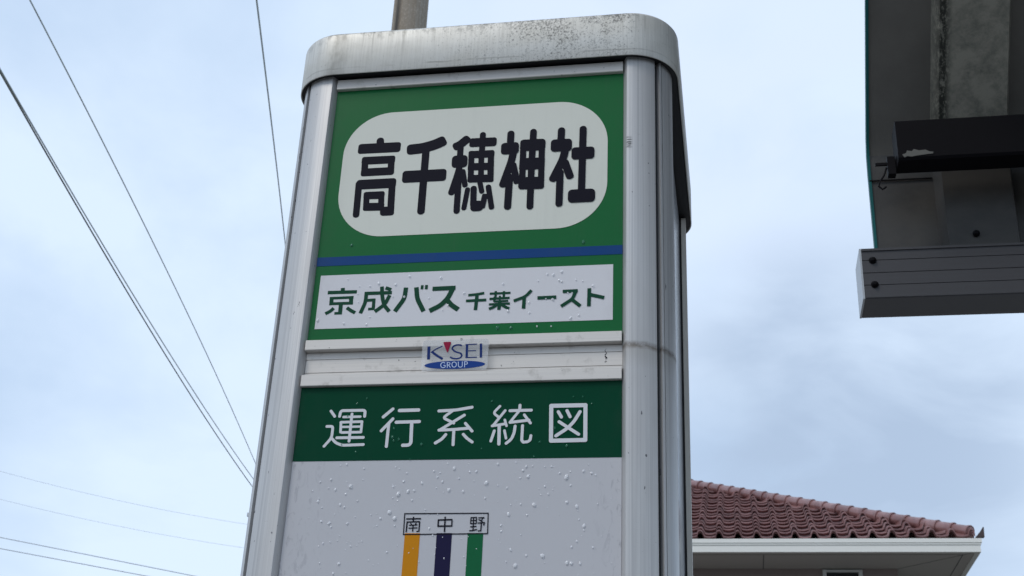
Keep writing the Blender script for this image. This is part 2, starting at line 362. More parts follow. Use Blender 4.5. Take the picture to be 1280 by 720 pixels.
header=[
(3.5,-1,[(41.9,529.7),(47.4,522.7)]),
(3.5,-1,[(38.8,509.8),(46.6,509.9),(46.5,495.2),(38.0,484.4)]),
(3.5,-1,[(46.3,494.7),(52.4,488.5),(60.9,485.2),(87.3,485.8)]),
(3.7,-1,[(53.7,522.6),(54.5,529.9),(85.6,529.8),(85.5,522.0)]),
(3.2,-1,[(58.8,521.6),(80.0,521.6)]),
(3.4,-1,[(56.1,514.8),(82.8,515.2)]),
(3.3,-1,[(58.6,501.6),(82.6,501.7)]),
(3.3,-1,[(56.3,514.8),(57.0,502.2)]),
(3.3,-1,[(82.8,515.2),(82.8,501.7)]),
(2.9,-1,[(57.3,508.7),(82.7,508.8)]),
(3.6,-1,[(53.1,494.9),(86.4,494.8)]),
(3.6,-1,[(69.2,525.2),(69.0,490.3)]),
(3.9,-1,[(120.4,530.7),(109.2,520.6)]),
(3.9,-1,[(121.5,517.9),(108.3,502.9)]),
(3.8,-1,[(116.9,511.5),(116.4,482.9)]),
(4.4,-1,[(129.0,528.5),(152.7,528.7)]),
(4.1,-1,[(126.1,513.5),(154.8,513.8)]),
(4.2,-1,[(145.5,513.1),(146.4,487.4),(144.7,484.6),(141.7,484.0),(136.6,484.0)]),
(3.8,-1,[(178.3,526.9),(199.2,527.6),(218.9,530.8)]),
(3.5,-1,[(196.7,527.8),(183.8,518.1),(197.7,511.0)]),
(3.7,-1,[(210.0,520.9),(181.1,502.6)]),
(3.7,-1,[(180.0,502.4),(199.4,502.9),(217.2,504.3)]),
(3.6,-1,[(212.0,510.4),(220.7,500.4)]),
(3.7,-1,[(198.3,502.1),(198.5,483.7)]),
(3.8,-1,[(188.7,496.6),(184.3,491.0),(176.7,486.2)]),
(3.6,-1,[(210.2,496.6),(214.9,491.5),(221.6,486.7)]),
(3.2,-1,[(253.2,531.3),(245.4,522.9),(253.3,516.6)]),
(3.3,-1,[(259.8,525.6),(245.9,506.9)]),
(3.3,-1,[(244.9,506.5),(260.8,508.9)]),
(3.1,-1,[(259.9,513.8),(262.3,506.2)]),
(4,-1,[(253.5,507.2),(254.1,483.8)]),
(3.5,-1,[(247.8,500.2),(244.2,487.5)]),
(3.1,-1,[(260.1,500.3),(262.4,490.7)]),
(3.7,-1,[(277.6,532.0),(277.5,526.2)]),
(3.7,-1,[(265.8,525.3),(291.5,525.5)]),
(3.3,-1,[(276.8,524.7),(266.4,510.8)]),
(3.6,-1,[(266.5,510.5),(289.2,512.9)]),
(3.4,-1,[(283.3,519.7),(291.1,509.2)]),
(3.6,-1,[(272.8,505.7),(271.9,497.3),(269.1,489.6),(262.9,484.4)]),
(3.5,-1,[(281.7,506.2),(281.4,488.0),(283.1,485.4),(288.9,486.0),(291.5,488.2),(292.2,493.4)]),
(5.1,-1,[(315.5,530.4),(356.5,530.4)]),
(4.9,-1,[(315.5,530.4),(316.4,486.7)]),
(4.8,-1,[(356.5,530.4),(357.0,487.1)]),
(5,-1,[(316.4,486.7),(357.0,487.0)]),
(3.9,-1,[(324.2,522.7),(328.1,516.0)]),
(3.9,-1,[(334.6,523.9),(338.4,516.2)]),
(4.1,-1,[(350.1,522.2),(343.2,510.0),(335.4,501.7),(322.2,492.7)]),
(3.9,-1,[(325.5,510.1),(336.7,502.4),(348.9,494.2)]),
]
station=[
(1.6,0,[(148.0,393.7),(165.9,394.0)]),
(1.7,0,[(156.8,396.3),(156.8,390.4)]),
(1.6,0,[(149.6,390.7),(149.3,378.0)]),
(1.4,0,[(149.0,390.0),(165.1,390.4)]),
(1.6,0,[(164.5,390.9),(164.5,379.2)]),
(1.3,0,[(161.4,378.8),(165.1,379.2)]),
(1.2,0,[(153.7,388.9),(155.3,386.6)]),
(1.2,0,[(160.6,389.1),(159.5,386.8)]),
(1.2,0,[(152.0,386.2),(162.3,386.6)]),
(1.2,0,[(151.7,382.7),(162.6,383.1)]),
(1.3,0,[(157.0,386.3),(157.0,378.6)]),
(1.7,0,[(186.0,392.2),(203.7,392.7)]),
(1.7,0,[(186.2,384.9),(203.4,385.2)]),
(1.7,0,[(186.8,392.6),(186.9,384.3)]),
(1.5,0,[(203.0,393.0),(203.2,384.5)]),
(1.7,0,[(194.7,396.2),(195.0,378.0)]),
(1.2,0,[(224.8,394.8),(232.4,395.2)]),
(1.1,0,[(225.0,391.3),(232.3,391.6)]),
(1.2,0,[(224.8,387.7),(232.3,388.0)]),
(1.2,0,[(225.4,395.0),(225.3,387.2)]),
(1.2,0,[(231.9,395.2),(231.9,387.4)]),
(1.3,0,[(228.6,395.0),(228.5,379.9)]),
(1.3,0,[(225.0,384.0),(232.5,384.6)]),
(1.4,0,[(224.1,379.3),(228.5,379.8),(233.4,380.9)]),
(1.3,0,[(234.1,394.5),(241.2,394.9)]),
(1.3,0,[(240.8,394.9),(237.1,391.1)]),
(1.3,0,[(234.4,392.7),(239.5,389.7)]),
(1.3,0,[(233.5,388.4),(242.1,389.0)]),
(1.3,0,[(241.8,389.0),(240.6,385.5)]),
(1.5,0,[(238.0,388.8),(237.8,379.9)]),
(1.3,0,[(234.2,379.0),(238.2,379.5)]),
]
station_box=[
(1.2,0,[(145.2,400.0),(245.8,400.0)]),
(1.2,0,[(145.7,375.2),(246.3,376.0)]),
(1.2,0,[(145.8,400.2),(146.3,375.0)]),
(1.2,0,[(245.4,400.3),(245.9,375.6)]),
]
emblem_blue=[
(3.8,0,[(161.2,609.8),(161.9,592.3)]),
(1.4,0,[(164.2,601.5),(170.6,606.2),(178.4,609.7)]),
(3,0,[(165.1,602.8),(172.1,597.2),(179.8,592.4)]),
(2,0,[(202.5,609.0),(201.6,610.4),(197.3,611.0),(192.4,609.6),(190.5,606.0),(194.5,601.9),(202.3,599.3),(203.8,596.3),(201.8,593.2),(196.8,592.2),(191.7,593.1),(188.9,594.9)]),
(3,0,[(209.3,611.3),(209.8,593.0)]),
(1.3,0,[(207.3,610.8),(221.7,611.1)]),
(1.2,0,[(209.6,602.2),(221.0,602.5)]),
(1.4,0,[(208.2,593.5),(222.7,593.6)]),
(3,0,[(226.7,611.6),(227.7,592.8)]),
]
emblem_text=[
(0.9,0,[(183.4,586.7),(180.7,588.0),(178.5,586.8),(177.8,584.2),(178.9,581.5),(181.2,580.5),(183.7,581.7),(183.8,583.8),(181.4,583.9)]),
(0.9,0,[(186.4,580.4),(185.9,588.0)]),
(0.8,0,[(185.8,587.6),(188.1,587.4),(189.3,586.8),(189.6,585.9),(189.2,584.7),(188.1,584.1),(186.0,584.1)]),
(0.9,0,[(187.7,584.2),(190.4,580.6)]),
(0.9,0,[(194.6,588.1),(192.5,587.3),(191.8,584.7),(192.9,581.8),(195.0,580.9),(197.0,581.9),(197.8,584.5),(196.7,587.2),(194.4,588.1)]),
(0.9,0,[(199.8,588.2),(200.1,582.7),(201.3,581.0),(203.4,580.8),(205.0,581.8),(204.9,588.2)]),
(0.9,0,[(208.1,580.5),(207.6,588.5)]),
(0.8,0,[(207.5,587.9),(209.8,587.8),(211.0,587.3),(211.4,586.1),(211.0,584.9),(209.8,584.5),(207.7,584.5)]),
]
drops_low= [(61.3,459.9),(30.1,428.7),(71.3,424.2),(43.8,407.9),(86.7,415.8),(51.3,442.3),(76.6,433.7),(177.4,451.3),(182.0,443.8),(184.9,449.1),(201.8,454.3),(228.5,450.3),(141.3,439.3),(91.1,455.7),(197.0,428.0),(214.1,426.2),(241.4,436.2),(240.7,417.9),(255.2,433.2),(284.1,450.9),(290.4,443.4),(295.2,456.1),(310.0,455.1),(335.7,442.1),(355.3,449.2),(364.8,446.6),(310.7,431.4),(314.9,422.1),(340.7,432.3),(336.8,412.3),(298.8,409.4),(348.3,407.0),(357.2,384.5),(269.2,398.4),(290.9,397.5),(170.2,404.6),(116.8,394.4),(133.9,394.3),(153.4,416.1),(136.0,423.6),(147.6,426.8),(127.2,401.7),(58.3,366.4),(83.9,361.6),(128.1,354.4),(219.5,348.9),(274.2,356.3),(268.9,343.5),(291.9,350.4),(310.5,350.0),(338.5,342.0),(343.4,341.6),(353.4,341.6),(367.6,359.6),(279.6,338.9),(357.3,379.4),(49.5,431.9),(58.1,429.7),(38.1,439.5),(54.2,388.6),(176.7,382.1),(181.3,374.1),(48.3,341.7),(71.7,341.0),(77.0,388.5),(37.9,415.4)]
drops_label= [(61.5,699.3),(75.6,698.9),(86.9,702.4),(109.5,700.0),(127.1,710.9),(168.4,707.0),(107.3,682.9),(154.9,678.8),(180.1,667.9),(173.6,661.7),(79.4,655.4),(46.1,647.5),(10.9,653.1),(75.8,645.1),(45.0,709.9),(200.0,684.1),(60.5,688.8),(62.4,676.7),(122.5,681.8),(249.4,695.1),(294.0,697.7),(305.4,706.3),(313.0,705.2),(320.5,697.2),(323.6,695.5),(341.9,696.9),(350.1,694.8),(363.1,687.8),(323.6,709.0),(332.1,679.2),(337.3,679.0),(313.2,670.8),(304.7,672.1),(257.3,657.1),(284.3,654.0),(346.1,648.4),(336.0,644.7),(283.2,667.8),(294.7,635.0),(312.4,634.4)]
drops_head= [(86.3,544.9),(74.4,538.3),(123.9,505.6),(122.9,494.6),(131.1,491.5),(125.0,489.6),(159.8,484.7),(79.0,476.6),(63.9,522.7),(146.7,466.2),(60.1,485.9),(243.0,537.8),(233.4,478.3),(320.6,502.4),(303.0,485.3),(335.2,480.2),(341.9,541.3),(353.1,541.3),(364.0,532.2),(296.6,467.6)]

# ------------------------------------------------------------------ ground
def structure(name, mb, mat):
    o = mb.build(name, mat); tag(o, None, None, None, 'structure'); return o
a = NM('asphalt', (0.055, 0.055, 0.057), 0.7)
n1 = a.noise((60, 60, 60), 5, 0.7); a.mix(a.ramp(n1, 0.4, 0.7, 0, 0.7), (0.09, 0.09, 0.09)); a.bump(n1, 0.4, 0.004); M['asphalt'] = a.m
a = NM('paving', (0.22, 0.21, 0.20), 0.75)
br = a.n('ShaderNodeTexBrick'); br.inputs['Scale'].default_value = 3.3; br.inputs['Mortar Size'].default_value = 0.012
br.inputs['Color1'].default_value = (0.24, 0.23, 0.21, 1); br.inputs['Color2'].default_value = (0.19, 0.18, 0.175, 1); br.inputs['Mortar'].default_value = (0.07, 0.07, 0.07, 1)
a.link(a.pos(), br.inputs[0]); a.link(br.outputs[0], a.b.inputs['Base Color']); M['paving'] = a.m
a = NM('earth', (0.075, 0.078, 0.06), 0.9); n1 = a.noise((.2, .2, .2), 6, 0.7); a.mix(a.ramp(n1, .4, .6, 0, 1), (0.11, 0.10, 0.085)); M['earth'] = a.m
m = MB(); m.add([(-3000,-3000,-.13),(3000,-3000,-.13),(3000,3000,-.13),(-3000,3000,-.13)], [(0,1,2,3)]); structure('ground', m, M['earth'])
m = MB(); m.add([(-200,-9,-.12),(200,-9,-.12),(200,-2.4,-.12),(-200,-2.4,-.12)], [(0,1,2,3)])
structure('road', m, M['asphalt'])
m = MB(); m.box(-200, 200, -2.25, 14, -.12, 0.0); m.box(-200, 200, -2.4, -2.252, -.12, 0.012); structure('pavement', m, M['paving'])

# ------------------------------------------------------------------ bus stop sign
ZB = 1.6          # heights below were surveyed from eye level
CX, CY = 0.2, 0.252
sign = empty('bus_stop_sign', (CX, CY, 0), 'tall bus stop sign, green name panel in a grey aluminium frame under a rounded cap', 'bus stop sign')
PC = (0.405, 0.047); PR = 0.057
def arc(c, r, a0, a1, n): return [(c[0]+r*math.cos(R(a0+(a1-a0)*i/n)), c[1]+r*math.sin(R(a0+(a1-a0)*i/n))) for i in range(n+1)]
plan = [(0.400, 0.006), (0.400, 0.0), (0.4042, -0.0088), (0.4055, -0.010)]
plan += arc(PC, PR, -88, -50.5, 12) + [(PC[0]+(PR-.0008)*math.cos(R(-49.6)), PC[1]+(PR-.0008)*math.sin(R(-49.6)))]
plan += arc(PC, PR-.011, -49.4, -42.2, 2)
plan += arc(PC, PR+.0004, -42.6, -38.6, 3) + arc(PC, PR-.004, -38.3, -36.9, 1) + arc(PC, PR-.0003, -36.6, -2, 12)
plan += [(0.462, 0.0465), (0.4608, 0.0478), (0.452, 0.052), (0.446, 0.052), (0.446, 0.04), (0.412, 0.006)]
for sx, sy in ((1, 1), (-1, 1), (1, -1), (-1, -1)):
    m = MB()
    pts = [(CX+sx*(x-CX), CY+sy*(y-CY)) for x, y in plan]
    m.prism(pts, 0.06, ZB+1.0285, lambda p, t: (p[0], p[1], t))
    post = m.build('corner_post', M['post'], sign, 28)
    if (sx, sy) == (1, 1):
        post['label'] = 'front right corner post with a brown stain ring round it'
        # screw heads and a small clip in the seam
        for zz, ang in ((1.6+0.708, -46),):
            s = MB(); c = Vector((PC[0]+(PR-.010)*math.cos(R(ang)), PC[1]+(PR-.010)*math.sin(R(ang)), zz)); d = Vector((math.cos(R(ang)), math.sin(R(ang)), 0))
            s.tube([c, c+d*.004, c+d*.006], [.0038, .0038, .002], 10); s.build('screw', M['black'], post, 30)
        s = MB(); c = Vector((PC[0]+(PR-.008)*math.cos(R(-43)), PC[1]+(PR-.008)*math.sin(R(-43)), 0)); s.box(c.x-.003, c.x+.003, c.y-.002, c.y+.003, 1.6+.447, 1.6+.455); s.build('clip', M['seam'], post)
# core behind the posts so no daylight leaks through the seams
m = MB(); m.box(.404, .443, .010, .0505, .07, ZB+1.02); m.box(-.043, -.004, .010, .0505, .07, ZB+1.02)
m.box(.404, .443, .4535, .494, .07, ZB+1.02); m.box(-.043, -.004, .4535, .494, .07, ZB+1.02); m.build('inner_core', M['black'], sign)
# cap
def rrect(x0, x1, y0, y1, r, n=14):
    o = []
    for cx, cy, a0 in ((x1-r, y0+r, -90), (x1-r, y1-r, 0), (x0+r, y1-r, 90), (x0+r, y0+r, 180)):
        o += arc((cx, cy), r, a0, a0+90, n)
    return o
def cap_ring(d): return rrect(-.0588-.0095+d, .462+.0095-d, -.010-.0095+d, .514+.0095-d, .0665-d)
m = MB()
zt, zb = ZB+1.0925, ZB+1.021
lev = [(0.0022, zb+.010), (0.0014, zb), (0.0004, zb), (0, zb+.0005), (0, zt-.006), (.0006, zt-.0035), (.0022, zt-.0012), (.005, zt), (.02, zt+.0005)]
rings = [[(x, y, zz) for x, y in cap_ring(d)] for d, zz in lev]; n = len(rings[0])
v = [p for r in rings for p in r]; fs = []
for i in range(len(rings)-1):
    for k in range(n): fs.append((i*n+k, i*n+(k+1) % n, (i+1)*n+(k+1) % n, (i+1)*n+k))
fs.append(tuple(range((len(rings)-1)*n, len(rings)*n)))
m.add(v, fs); cap = m.build('cap', M['cap'], sign, 40, 'rounded aluminium cap with black mildew specks')
m = MB(); pr = cap_ring(.0024); m.prism(pr, zb+.0030, zb+.0085, lambda p, t: (p[0], p[1], t)); m.build('soffit_plate', M['black'], cap)  # near-black colour paints in the shade on the cap's underside
# rails on the front, and the same on the back
def rail(z0, z1, name='rail', y0=-.006, y1=.006, parent=sign):
    m = MB(); pr = [(y1, z0), (y0+.0008, z0), (y0, z0+.0008), (y0, z1-.0008), (y0+.0008, z1), (y1, z1)]
    m.prism(pr, .0004, .3996, lambda p, t: (t, p[0], p[1])); return m.build(name, M['rail'], parent, 20)
rail(ZB+1.0046, ZB+1.0205); rail(ZB+.6098, ZB+.6237)
low = rail(ZB+.5612, ZB+.5765); rail(.50, .52)
m = MB()      # recessed strip with its fine grooves
pr = [(.008, ZB+.5772), (.0032, ZB+.5772)]
for g in (.5822, .6000): pr += [(.0032, ZB+g-.0005), (.0046, ZB+g), (.0032, ZB+g+.0005)]
pr += [(.0032, ZB+.6091), (.008, ZB+.6091)]
m.prism(pr, .0004, .3996, lambda p, t: (t, p[0], p[1])); strip = m.build('rail_strip', M['rail'], sign)
m = MB(); m.tube([(.3795+.0012*math.sin(i*1.9), 0.0029, ZB+.5905+.0135*i/7) for i in range(8)], [.0005, .0011, .0007, .0005, .0004, .0004, .0003, .0002], 5)
m.build('crack', M['ink'], strip)
m = MB(); m.box(.0006, .3994, .0045, .012, ZB+1.0205, ZB+1.029); m.build('dark_gap_strip', M['black'], sign)  # black strip added to paint the shadow between rail and cap

def sheet(x0, x1, z0, z1, y, r=0.0, n=10):
    m = MB()
    pts = rrect(x0, x1, z0, z1, r, n) if r > 0 else [(x0, z0), (x1, z0), (x1, z1), (x0, z1)]
    m.prism(pts, y, y+.00025, lambda p, t: (p[0], t, p[1])); return m
def stroke_outline(pts, w, r):
    h = w/2; P = [Vector(p) for p in pts]
    if r < 0:      # round ends about the given end points
        r = h; P[0] = P[0]-(P[1]-P[0]).normalized()*h; P[-1] = P[-1]+(P[-1]-P[-2]).normalized()*h
    if len(P) > 2: # soften bends
        Q = [P[0]]
        for i in range(1, len(P)-1):
            a, b, c = P[i-1], P[i], P[i+1]
            k = min(.35*min((b-a).length, (c-b).length), w*1.2)
            p0 = b+(a-b).normalized()*k; p1 = b+(c-b).normalized()*k
            for t in (0, .25, .5, .75, 1): Q.append(p0*(1-t)**2+b*2*t*(1-t)+p1*t*t)
        Q.append(P[-1]); P = Q
    left = []; right = []
    for i, q in enumerate(P):
        if i == 0: d = (P[1]-P[0]).normalized(); k = 1
        elif i == len(P)-1: d = (P[-1]-P[-2]).normalized(); k = 1
        else:
            d0 = (P[i]-P[i-1]).normalized(); d1 = (P[i+1]-P[i]).normalized(); d = (d0+d1).normalized(); k = min(1/max(d.dot(d0), .5), 1.6)
        nn = Vector((-d.y, d.x)); left.append(q+nn*h*k); right.append(q-nn*h*k)
    def end(pa, pb, d):          # rounded end going from pa round to pb, d points outwards
        if r <= .05: return [pa, pb]
        s = (pb-pa).normalized(); o = []
        for t in range(6): 
            an = math.pi/2*t/5; o.append(pa+s*r*(1-math.cos(an))-d*r*(1-math.sin(an)))
        for t in range(6):
            an = math.pi/2*t/5; o.append(pb-s*r*(1-math.sin(an))-d*r*(1-math.cos(an)))
        return o
    d1 = (P[-1]-P[-2]).normalized(); d0 = (P[0]-P[1]).normalized()
    out = left[1:-1]+end(left[-1], right[-1], d1)+right[-2:0:-1]+end(right[0], left[0], d0)
    res = []
    for q in out:
        if not res or (q-res[-1]).length > 1e-4: res.append(q)
    if (res[0]-res[-1]).length < 1e-4: res.pop()
    return res
def lettering(strokes, y, mat, parent, name='lettering', label=None):
    from mathutils.geometry import tessellate_polygon
    m = MB()
    for i, (w, r, pts) in enumerate(strokes):
        o = stroke_outline(pts, w, r); yy = y-1.2e-5*i
        tri = tessellate_polygon([[Vector((q.x, q.y, 0)) for q in o]])
        m.add([(q.x/1000, yy, ZB+q.y/1000) for q in o], [tuple(t) for t in tri])
    return m.build(name, mat, parent, None, label)

# name panel
m = MB(); m.box(.0002, .3998, 0.0, .004, ZB+.6105, ZB+1.0205); namep = m.build('name_panel', M['green'], sign, None, 'upper green name panel')
sheet(.019, .3795, ZB+.7715, ZB+.9645, -.0004, .066, 16).build('name_plate', M['pill'], namep)
lettering(big, -.0006, M['ink'], namep)
sheet(.0003, .3997, ZB+.7309, ZB+.7437, -.0004).build('stripe', M['blue'], namep)
sheet(.0079, .3880, ZB+.6411, ZB+.7170, -.0004).build('operator_plate', M['label'], namep)
lettering(operator, -.0006, M['ink_green'], namep)
# route panel
m = MB(); m.box(.0002, .3998, 0.0, .004, .519, ZB+.5765); routep = m.build('route_panel', M['route'], sign, None, 'pale grey route map panel beaded with rain')
sheet(.0003, .3997, ZB+.4656, ZB+.5612, -.0004).build('header_band', M['green_dark'], routep)
lettering(header, -.0006, M['ink_white'], routep)
for x0, mt in ((.1478, 'orange'), (.1858, 'navy'), (.2226, 'rgreen')):
    sheet(x0, x0+.0182, .62, ZB+.3768, -.0003).build('route_stripe', M[mt], routep)
lettering(station_box, -.0006, M['ink'], routep, 'station_box')
for a_, b_ in ((0, 11), (11, 16), (16, 99)): lettering(station[a_:b_], -.0006, M['ink'], routep)
# emblem sticker bridging the rails
stk = sheet(.1530, .2363, ZB+.5768, ZB+.6182, -.0064, .004, 5).build('sticker', M['film'], sign, None, 'clear emblem sticker with a blue oval')
lettering(emblem_blue, -.0066, M['ink_navy'], stk)
m = MB(); m.prism([(.1953+.0380*math.cos(2*math.pi*i/48), ZB+.5843+.0054*math.sin(2*math.pi*i/48)) for i in range(48)], -.0068, -.0066, lambda p, t: (p[0], t, p[1])); m.build('oval', M['ink_blue'], stk)
lettering(emblem_text, -.0070, M['ink_pale'], stk)
m = MB(); m.prism([(.1793, ZB+.6140), (.1803, ZB+.6150), (.1882, ZB+.6150), (.1892, ZB+.6140), (.1859, ZB+.6015), (.1852, ZB+.6008), (.1845, ZB+.6015)], -.0072, -.0070, lambda p, t: (p[0], t, p[1])); m.build('pointer', M['ink_red'], stk)
m = MB(); m.box(.4516, .4548, .440, .4515, .52, ZB+1.0205); m.build('dark_gap_strip', M['black'], sign)  # black strip added to paint the dark gap before the back post
m = MB(); m.box(.4549, .4622, .4365, .4515, .52, ZB+1.0205); m.build('edge_strip', NM('lit_post_beige', (0.60, 0.57, 0.51), 0.5).m, sign)  # added strip, its beige paints the lit face of the back post
# side and back panels
a = NM('side_acrylic', (0.50, 0.52, 0.56), 0.16, 0, 0.5); n1 = a.noise((200, 60, 30), 4, 0.7); a.mix(a.ramp(n1, .55, .7, 0, .7), (0.75, 0.77, 0.8)); M['side'] = a.m
m = MB(); m.box(.4465, .4515, .0525, .4515, .52, ZB+1.0205); m.build('side_panel', M['side'], sign)
m = MB(); m.box(-.0515, -.0465, .0525, .4515, .52, ZB+1.0205); m.build('side_panel', M['side'], sign)
m = MB(); m.box(.0002, .3998, .500, .504, .52, ZB+1.0205); m.build('back_panel', M['route'], sign)
m = MB(); m.prism(rrect(-.08, .48, -.03, .534, .06, 8), 0, .062, lambda p, t: (p[0], p[1], t)); m.build('base', M['seam'], sign)
m = MB(); m.box(.0, .4, .004, .5, .062, .515); m.build('lower_housing', M['post'], sign)

# rain drops beaded on the panels: too many to count
m = MB()
def drop(x, zc, y, r, mi=0):
    el = 1+.5*random.random(); n = 9; rings = []; prof = [(1, 0), (.86, .30), (.5, .52), (.0, .6)]
    v = []; fs = []; skew = random.uniform(-.25, .25)
    for i, (rr, hh) in enumerate(prof[:-1]):
        for k in range(n):
            an = 2*math.pi*k/n; zz = r*rr*math.sin(an)*el; v.append((x+r*rr*math.cos(an)+skew*zz, y-hh*r, zc+zz-.12*r*hh))
    v.append((x, y-.6*r, zc-.1*r))
    for i in range(2):
        for k in range(n): fs.append((i*n+k, i*n+(k+1) % n, (i+1)*n+(k+1) % n, (i+1)*n+k))
    for k in range(n): fs.append((2*n+k, 2*n+(k+1) % n, 3*n))
    m.add(v, fs, mi)
for x, zc in drops_low: drop(x/1000, ZB+zc/1000, -.0004, random.choice((.0009, .0012, .0015, .0019, .0025)))
for x, zc in drops_label: drop(x/1000, ZB+zc/1000, -.0012, random.choice((.0010, .0013, .0017)))
for x, zc in ((.2450, 634.6), (.2620, 634.4), (.0450, 760), (.3500, 750)): drop(x, ZB+zc/1000, -.0004, .0022, 1)
for x, zc in drops_head: drop(x/1000, ZB+zc/1000, -.0012, random.choice((.0010, .0013, .0017)), 1)
for i in range(45): drop(.04+.34*random.random(), ZB+.462-.15*random.random()**1.6, -.0004, random.uniform(.0008, .0015))
for i in range(120):
    drop(random.uniform(.02, .39), ZB+random.uniform(.30, .46), -.0004, random.uniform(.0004, .0008))
o = m.build('rain_water', [M['drop'], M['drop_lit_green']], None, 60); tag(o, 'clear rain drops beaded on the panels of the sign', 'rain drops', None, 'stuff')

# ------------------------------------------------------------------ bus shelter, right
a = NM('shelter_sheet', (0.155, 0.145, 0.130), 0.5, 0.0, 0.2)
n1 = a.noise((5, 5, 5), 6, 0.65); a.mix(a.ramp(n1, .4, .7, 0, .6), (0.10, 0.094, 0.085)); M['sh_sheet'] = a.m
a = NM('shelter_rib', (0.285, 0.27, 0.225), 0.8, 0, 0.2)
n1 = a.noise((26, 26, 26), 6, 0.75); a.mix(a.ramp(n1, .42, .66, 0, .75), (0.11, 0.11, 0.095))
x = a.axis(0); n2 = a.noise((120, 60, 60), 5, 0.8, (3, 3, 3))
a.mix(a.math('MULTIPLY', a.ramp(a.math('ABSOLUTE', a.math('SUBTRACT', x, .997)), .004, .02, 1, 0), a.ramp(n2, .38, .52, 0, .95)), (0.02, 0.022, 0.018)); M['sh_rib'] = a.m
a = NM('shelter_upright', (0.072, 0.069, 0.065), 0.4, 0.1, 0.3); n1 = a.noise((9, 9, 14), 5, .6); a.mix(a.ramp(n1, .45, .7, 0, .7), (0.045, 0.045, 0.046)); M['sh_up'] = a.m
M['teal'] = NM('teal_paint', (0.008, 0.10, 0.10), 0.5, 0, 0.2).m
a = NM('beam_black', (0.005, 0.0045, 0.006), 0.6, 0, 0.1); M['sh_beam'] = a.m
a = NM('fascia_bronze', (0.062, 0.06, 0.064), 0.45, 0.3); n1 = a.noise((1.5, 200, 400), 4, 0.6); a.mix(a.ramp(n1, .4, .7, 0, .5), (0.07, 0.07, 0.075)); M['sh_fascia'] = a.m
M['pale_metal'] = NM('pale_metal', (0.42, 0.44, 0.46), 0.45, 0.5).m
M['chip'] = NM('chip_grey', (0.115, 0.115, 0.105), 0.8).m
SX0, SX1 = 0.848, 4.35
shel = empty('bus_shelter', (2.6, 0.6, 0), 'dark bus shelter roof with a teal edge and a grooved bronze fascia beam', 'bus shelter')
prof = [(1.113, 1.225), (1.110, 1.40), (1.108, 1.485), (1.103, 1.527), (1.085, 1.560), (.995, 1.658), (.877, 1.785), (.70, 1.97), (.5, 2.15), (.25, 2.32), (-.05, 2.46), (-.4, 2.55), (-.8, 2.60), (-1.5, 2.63), (-2.2, 2.64)]
def prof_off(d):
    o = []
    for i, p in enumerate(prof):
        a_, b_ = prof[max(i-1, 0)], prof[min(i+1, len(prof)-1)]; t = Vector((b_[0]-a_[0], b_[1]-a_[1])).normalized()
        nn = Vector((-t.y, t.x)); nn = nn if nn.y*1 + nn.x*1 < 0 else -nn      # inwards: down and towards the waiting side
        o.append((p[0]+nn.x*d, p[1]+nn.y*d))
    return o
steps = [(SX0, 0)]; xx = SX0
while xx < SX1:
    for dx, d in ((.138, 0), (.149, .045), (.290, .045), (.302, 0)): steps.append((xx+dx-(.007 if xx == SX0 else 0), d))
    xx += .295 if xx == SX0 else .302
m = MB(); npf = len(prof)
def sheet_grid(extra):
    v = []
    for x_, d in steps:
        for (y_, z_) in prof_off(d+extra): v.append((x_, y_, ZB+z_))
    return v
und, top = sheet_grid(0.0), sheet_grid(-.010); fs = []; ms = []
b = len(und); m.v = und+top
for i in range(len(steps)-1):
    rib = 1 if (steps[i][1] > 0 or steps[i+1][1] > 0) else 0
    for k in range(npf-1):
        m.f.append([i*npf+k, i*npf+k+1, (i+1)*npf+k+1, (i+1)*npf+k]); m.m.append(rib if k >= 3 else 3)
        m.f.append([b+i*npf+k, b+(i+1)*npf+k, b+(i+1)*npf+k+1, b+i*npf+k+1]); m.m.append(2)
for i in (0, len(steps)-1):
    for k in range(npf-1): m.f.append([i*npf+k, b+i*npf+k, b+i*npf+k+1, i*npf+k+1]); m.m.append(2)
for k in (0, npf-1):
    for i in range(len(steps)-1): m.f.append([i*npf+k, (i+1)*npf+k, b+(i+1)*npf+k, b+i*npf+k]); m.m.append(2)
roofo = m.build('roof_sheet', [M['sh_sheet'], M['sh_rib'], M['teal'], M['sh_up']], shel, 20)
m = MB(); lip = [prof_off(.004), prof_off(-.014)]
for (ya, za), (yb, zb_) in zip(*lip): m.v += [(.842, ya, ZB+za), (.8478, ya, ZB+za), (.8478, yb, ZB+zb_), (.842, yb, ZB+zb_)]
for k in range(npf-1):
    for j in range(4): m.f.append([k*4+j, k*4+(j+1) % 4, k*4+4+(j+1) % 4, k*4+4+j]); m.m.append(0)
m.f += [[0, 1, 2, 3], [npf*4-4, npf*4-3, npf*4-2, npf*4-1]]; m.m += [0, 0]
m.build('edge_strip', M['teal'], roofo, 30, 'teal painted edge strip of the roof sheet')
# flashing seam on the upright part and a screw with its washer
m = MB(); m.box(.843, .977, 1.1035, 1.1065, ZB+1.463, ZB+1.4655); m.build('flashing', M['sh_beam'], roofo)
m = MB(); m.tube([(1.045, 1.0640, ZB+1.300), (1.045, 1.060, ZB+1.300), (1.045, 1.0565, ZB+1.300)], [.0075, .007, .004], 12); m.build('screw', M['sh_beam'], roofo, 40)
